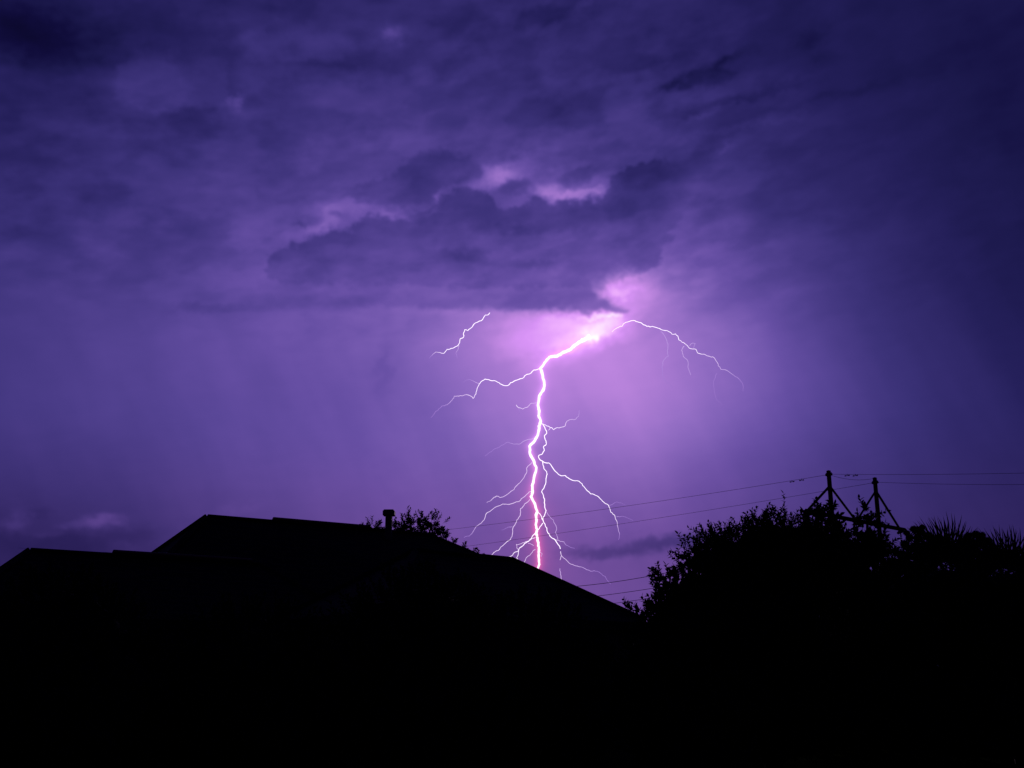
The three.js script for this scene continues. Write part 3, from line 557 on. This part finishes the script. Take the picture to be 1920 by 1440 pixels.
{
  const bolt = thing('lightning_bolt', 'thick white lightning bolt with many branches striking down behind the roof', 'lightning', at(1005, 1245, 1300).setY(0), 'strokes of one lightning flash');
  const main = (w0, w1, p) => stroke(bolt, 'main_channel', w0, w1, 1, 1, p, 0.5);
  stroke(bolt, 'main_channel', 12, 8, 1, 1, [1106, 630, 1099, 635, 1092, 638, 1080, 646, 1070, 655], 0.4);
  main(8.5, 6.2, [1070, 655, 1053, 662.5, 1044.6, 667.7, 1030, 669.8, 1023.8, 677, 1013, 690.6]);
  main(6.6, 6, [1013, 690.6, 1016.5, 700, 1020.6, 718.8, 1019.6, 729, 1011, 742.7, 1008.8, 758, 1011, 769.7, 1010, 779.4, 1014.4, 790]);
  main(6.4, 6.2, [1014.4, 790, 1010.5, 799, 1008.6, 814.4, 1002.8, 826, 993, 836.8, 993.5, 850.4, 1001.8, 867, 1005.7, 876.6, 1004.7, 884.4, 1001, 897]);
  main(6.2, 5.6, [1001, 897, 998.7, 907.5, 998.7, 920, 995.6, 931, 1002.5, 943.7, 1006.9, 957.5, 1005, 966, 1005, 981, 1006.9, 992.5, 1005, 1000]);
  main(5.6, 4, [1005, 1000, 1008, 1010, 1009.4, 1020, 1010.6, 1032.5, 1010, 1043.7, 1011, 1056, 1008.7, 1065, 1006, 1070, 1001, 1100, 1004, 1150, 1000, 1200, 1003, 1247]);
  const br = (w0, w1, b0, b1, p, j) => stroke(bolt, 'branch', w0, w1, b0, b1, p, j);
  // the left arm and its twig
  br(2.8, 2.6, 1, 1, [1013, 690.6, 1001, 693.7, 994.6, 700, 986, 703, 982, 708, 969.6, 712.5, 957, 717.7, 952, 723, 945.6, 723, 936, 717.7, 923.8, 714, 909, 710.8, 905, 713.5, 899.8, 718.8]);
  br(2.5, 1.8, 0.95, 0.15, [899.8, 718.8, 895.6, 726, 892.5, 738.5, 887, 747, 878, 740.6, 863, 741.7, 852, 742.7, 847.7, 750, 838, 759, 828, 761.5, 817.5, 771, 808, 783]);
  br(1.8, 1.4, 0.5, 0.15, [898.8, 718.8, 891.5, 716.7, 882, 712, 873.7, 713, 867.5, 716.7]);
  // small hook
  br(1.7, 1.9, 0.5, 0.75, [1007, 754, 994.6, 756.7, 989, 763.5, 980, 767, 971.7, 764, 968, 759]);
  br(1.5, 1.2, 0.35, 0.1, [971.7, 764.6, 974.8, 771, 972.7, 777]);
  // upper right twig
  br(2.4, 2.1, 1, 0.85, [1015, 793, 1022, 796.4, 1029, 799.4, 1032, 802, 1034.8, 801.8, 1037.8, 805.7, 1044.5, 801.8]);
  br(2, 1.6, 0.8, 0.3, [1044.5, 801.8, 1060, 798.4, 1061, 793, 1066, 788, 1079.5, 786, 1085, 780.4, 1086.5, 769]);
  br(1.7, 1.5, 0.8, 0.6, [1031.4, 802.8, 1028, 807]);
  // the second channel, to the right of the first
  br(3, 3, 1, 1, [1018, 795, 1022, 803.7, 1025, 812.5, 1021, 816.4, 1021.7, 822, 1024, 827, 1023, 834.8, 1018.8, 837.7, 1020.7, 844.5, 1017.3, 850.4, 1009.6, 854.8, 1010.5, 859, 1013, 862.5, 1017, 864.5]);
  br(2.8, 2.7, 1, 1, [1017, 864.5, 1018, 871.7, 1019.8, 878.6, 1025, 884.4, 1026, 889, 1024.6, 894, 1023.7, 900, 1020, 915, 1015.6, 922.5, 1021, 936, 1020.6, 942.5, 1024, 957.5]);
  br(2.7, 2.7, 1, 1, [1024, 957.5, 1018, 970, 1018.7, 977.5, 1021.9, 982.5, 1026.9, 998.7, 1031, 1005, 1041, 1012.5, 1050.6, 1028.7]);
  br(2, 1.7, 0.8, 0.6, [1051, 1034, 1053, 1042, 1050, 1050]);
  br(1.9, 1.8, 0.45, 0.7, [1050, 1066, 1052, 1080, 1053, 1094, 1052, 1130, 1055, 1180]);
  br(1.9, 1.4, 0.65, 0.15, [1053, 1042, 1067.5, 1056, 1080, 1061, 1093, 1064, 1107.5, 1071, 1120, 1071, 1135, 1081, 1145, 1095]);
  // where the two channels cross
  br(2.6, 2.6, 1, 1, [1008, 959, 1012.5, 963.7, 1015.6, 972, 1018.7, 976]);
  br(2.6, 2.4, 1, 1, [1018, 981, 1012.5, 987.5, 1008, 994]);
  // long arm to the right
  br(2.8, 2.4, 1, 1, [1017, 864.5, 1024, 868, 1029, 868, 1034, 873.7, 1037.8, 879.5, 1052, 892, 1060, 891.7, 1070, 899, 1086, 902.5, 1095, 912.5]);
  br(2.4, 2, 1, 0.9, [1095, 912.5, 1107.5, 926, 1120, 930, 1130, 940, 1141, 947.5, 1145, 960, 1152.5, 966]);
  br(2, 1.4, 0.85, 0.15, [1152.5, 966, 1157.5, 980, 1161.7, 1000, 1159.5, 1012]);
  br(1.4, 1.2, 0.35, 0.1, [1142.5, 947.5, 1157, 941, 1172, 946]);
  br(1.4, 1.2, 0.4, 0.1, [1156, 968.7, 1167.5, 968, 1187, 976]);
  // thin branches to the left, from the top down
  br(1.8, 1.4, 0.5, 0.2, [1001, 821, 987.5, 825, 975, 832.5, 962.5, 832.5, 952.5, 829, 940, 835, 922.5, 846, 909, 855]);
  br(2, 1.8, 0.6, 0.6, [997, 867, 987.5, 877.5, 987.5, 886, 975, 905, 963.7, 918, 942.5, 932, 937.5, 933, 931, 930]);
  br(1.8, 1.5, 0.75, 0.45, [931, 930, 922.5, 936, 912.5, 942.5]);
  br(2.1, 1.9, 0.62, 0.66, [997, 919, 987.5, 927, 977.5, 935, 972.5, 940.6, 955, 945.6, 942.5, 945, 928.7, 951, 913.7, 961]);
  br(1.9, 1.4, 0.75, 0.2, [913.7, 961, 907.5, 975, 896, 985, 887.5, 996, 880, 1005, 870, 1008]);
  br(2.1, 2, 0.62, 0.62, [994, 936, 983.7, 945, 976, 953.7, 975.6, 966, 969, 975, 962.5, 987.5, 960, 1006, 957.5, 1011]);
  br(2, 1.8, 0.75, 0.65, [957.5, 1011, 945, 1021, 933.7, 1032.5, 926, 1036, 917.5, 1045, 905, 1062]);
  br(1.5, 1.2, 0.4, 0.1, [960, 987.5, 950, 990, 940, 993.7]);
  // the tangle at the foot
  br(2.8, 2.5, 1, 0.95, [1003, 1000, 997, 1008, 995, 1011, 988.7, 1016, 980, 1023.7, 974, 1027.5]);
  br(2.3, 1.8, 0.9, 0.75, [974, 1027.5, 972.5, 1032.5, 966, 1035, 961, 1041, 952.5, 1043.7, 942.5, 1047, 930, 1056]);
  br(2, 1.9, 0.85, 0.8, [972.5, 1032.5, 969, 1045, 972, 1052.5, 974, 1066]);
  br(1.7, 1.5, 0.6, 0.45, [969, 1045.6, 961, 1051, 952, 1062]);
  br(2, 1.6, 0.8, 0.6, [1003, 1008, 995, 1012, 988.7, 1015, 980, 1017.5, 968, 1021]);
  br(1.6, 1.6, 0.6, 0.6, [968, 1021, 969, 1027.5, 972.5, 1032]);
  br(1.6, 1.5, 0.55, 0.6, [990, 1018.7, 997.5, 1021, 1000.6, 1023]);
  br(1.8, 1.7, 0.6, 0.65, [1004, 1030, 996, 1037.5, 988.7, 1043.7, 980.6, 1056, 974, 1072]);
  // thin branch to the right of the second channel
  br(1.7, 1.6, 0.45, 0.5, [1025, 960, 1037.5, 975, 1043.7, 990, 1041, 998.7, 1046, 1011]);
  br(1.8, 1.4, 0.65, 0.2, [1042, 1012, 1050, 1015, 1057.5, 1016, 1062.5, 1022.5, 1077.5, 1028]);
  br(1.6, 1.3, 0.6, 0.4, [1012.5, 1035, 1017, 1038.7, 1015, 1044]);

  const second = thing('lightning_bolt', 'short detached lightning streak to the upper left of the thick bolt', 'lightning', at(861, 648, 1300), 'strokes of one lightning flash');
  stroke(second, 'main_channel', 2.7, 2.8, 0.95, 1, [918.5, 586.5, 916, 590, 910, 590.6, 905, 599, 892.5, 605, 886, 612.5, 877, 620, 871.7, 618, 869, 625]);
  stroke(second, 'main_channel', 2.8, 2.4, 1, 0.9, [869, 625, 868.5, 633, 863, 635, 861, 644, 859, 647.5, 849, 653, 838, 655, 832, 662.5]);
  stroke(second, 'branch', 2.2, 1.4, 0.85, 0.15, [832, 662.5, 825, 661, 817.5, 660, 811, 664.6, 805, 672]);
  stroke(second, 'branch', 1.6, 1.3, 0.55, 0.2, [861, 648, 859, 655, 854.6, 662, 857.5, 672]);

  const third = thing('lightning_bolt', 'long thin lightning streak arching out to the upper right', 'lightning', at(1266, 640, 1300), 'strokes of one lightning flash');
  stroke(third, 'main_channel', 1.9, 2.9, 0.85, 1, [1147.5, 622.5, 1156.7, 615, 1166.7, 611.7, 1169, 606.7, 1176.7, 603.7, 1190, 601, 1201.7, 605, 1206.7, 609]);
  stroke(third, 'main_channel', 2.7, 2.3, 1, 0.85, [1206.7, 609, 1219, 613, 1226.7, 613, 1236.7, 616, 1243, 619, 1251, 620, 1260, 626.7, 1266.7, 626, 1271, 630, 1273, 637.5]);
  stroke(third, 'main_channel', 2.2, 2.1, 0.8, 0.85, [1273, 637.5, 1279, 641.7, 1289, 648, 1293, 653, 1305, 655, 1308, 661.7, 1315, 664]);
  stroke(third, 'main_channel', 2, 1.8, 0.75, 0.45, [1315, 664, 1320, 664, 1326.7, 667.5, 1336.7, 669, 1341.7, 675, 1346.7, 686, 1351.7, 692.5, 1359, 693]);
  stroke(third, 'branch', 2, 1.6, 0.48, 0.15, [1359, 693, 1373, 701.7, 1385, 710, 1392.5, 720, 1393, 733]);
  stroke(third, 'branch', 1.9, 1.7, 0.4, 0.34, [1239, 621.7, 1248, 633, 1252.5, 645, 1251, 656.7, 1253, 668, 1243, 678]);
  stroke(third, 'branch', 1.8, 1.5, 0.36, 0.15, [1243, 678, 1241, 688, 1242.5, 701.7, 1248, 715, 1261.7, 726.7]);
  stroke(third, 'branch', 1.9, 1.7, 0.48, 0.38, [1282.5, 649, 1278, 656.7, 1281, 668, 1290, 678, 1291, 691.7, 1295, 703]);
  stroke(third, 'branch', 1.5, 1.4, 0.45, 0.35, [1293, 648, 1299, 643, 1304, 644, 1300, 651.7]);
  stroke(third, 'branch', 1.7, 1.4, 0.25, 0.12, [1344, 700, 1337.5, 715, 1343, 748, 1353, 758]);
}
renderer.render(scene, camera);
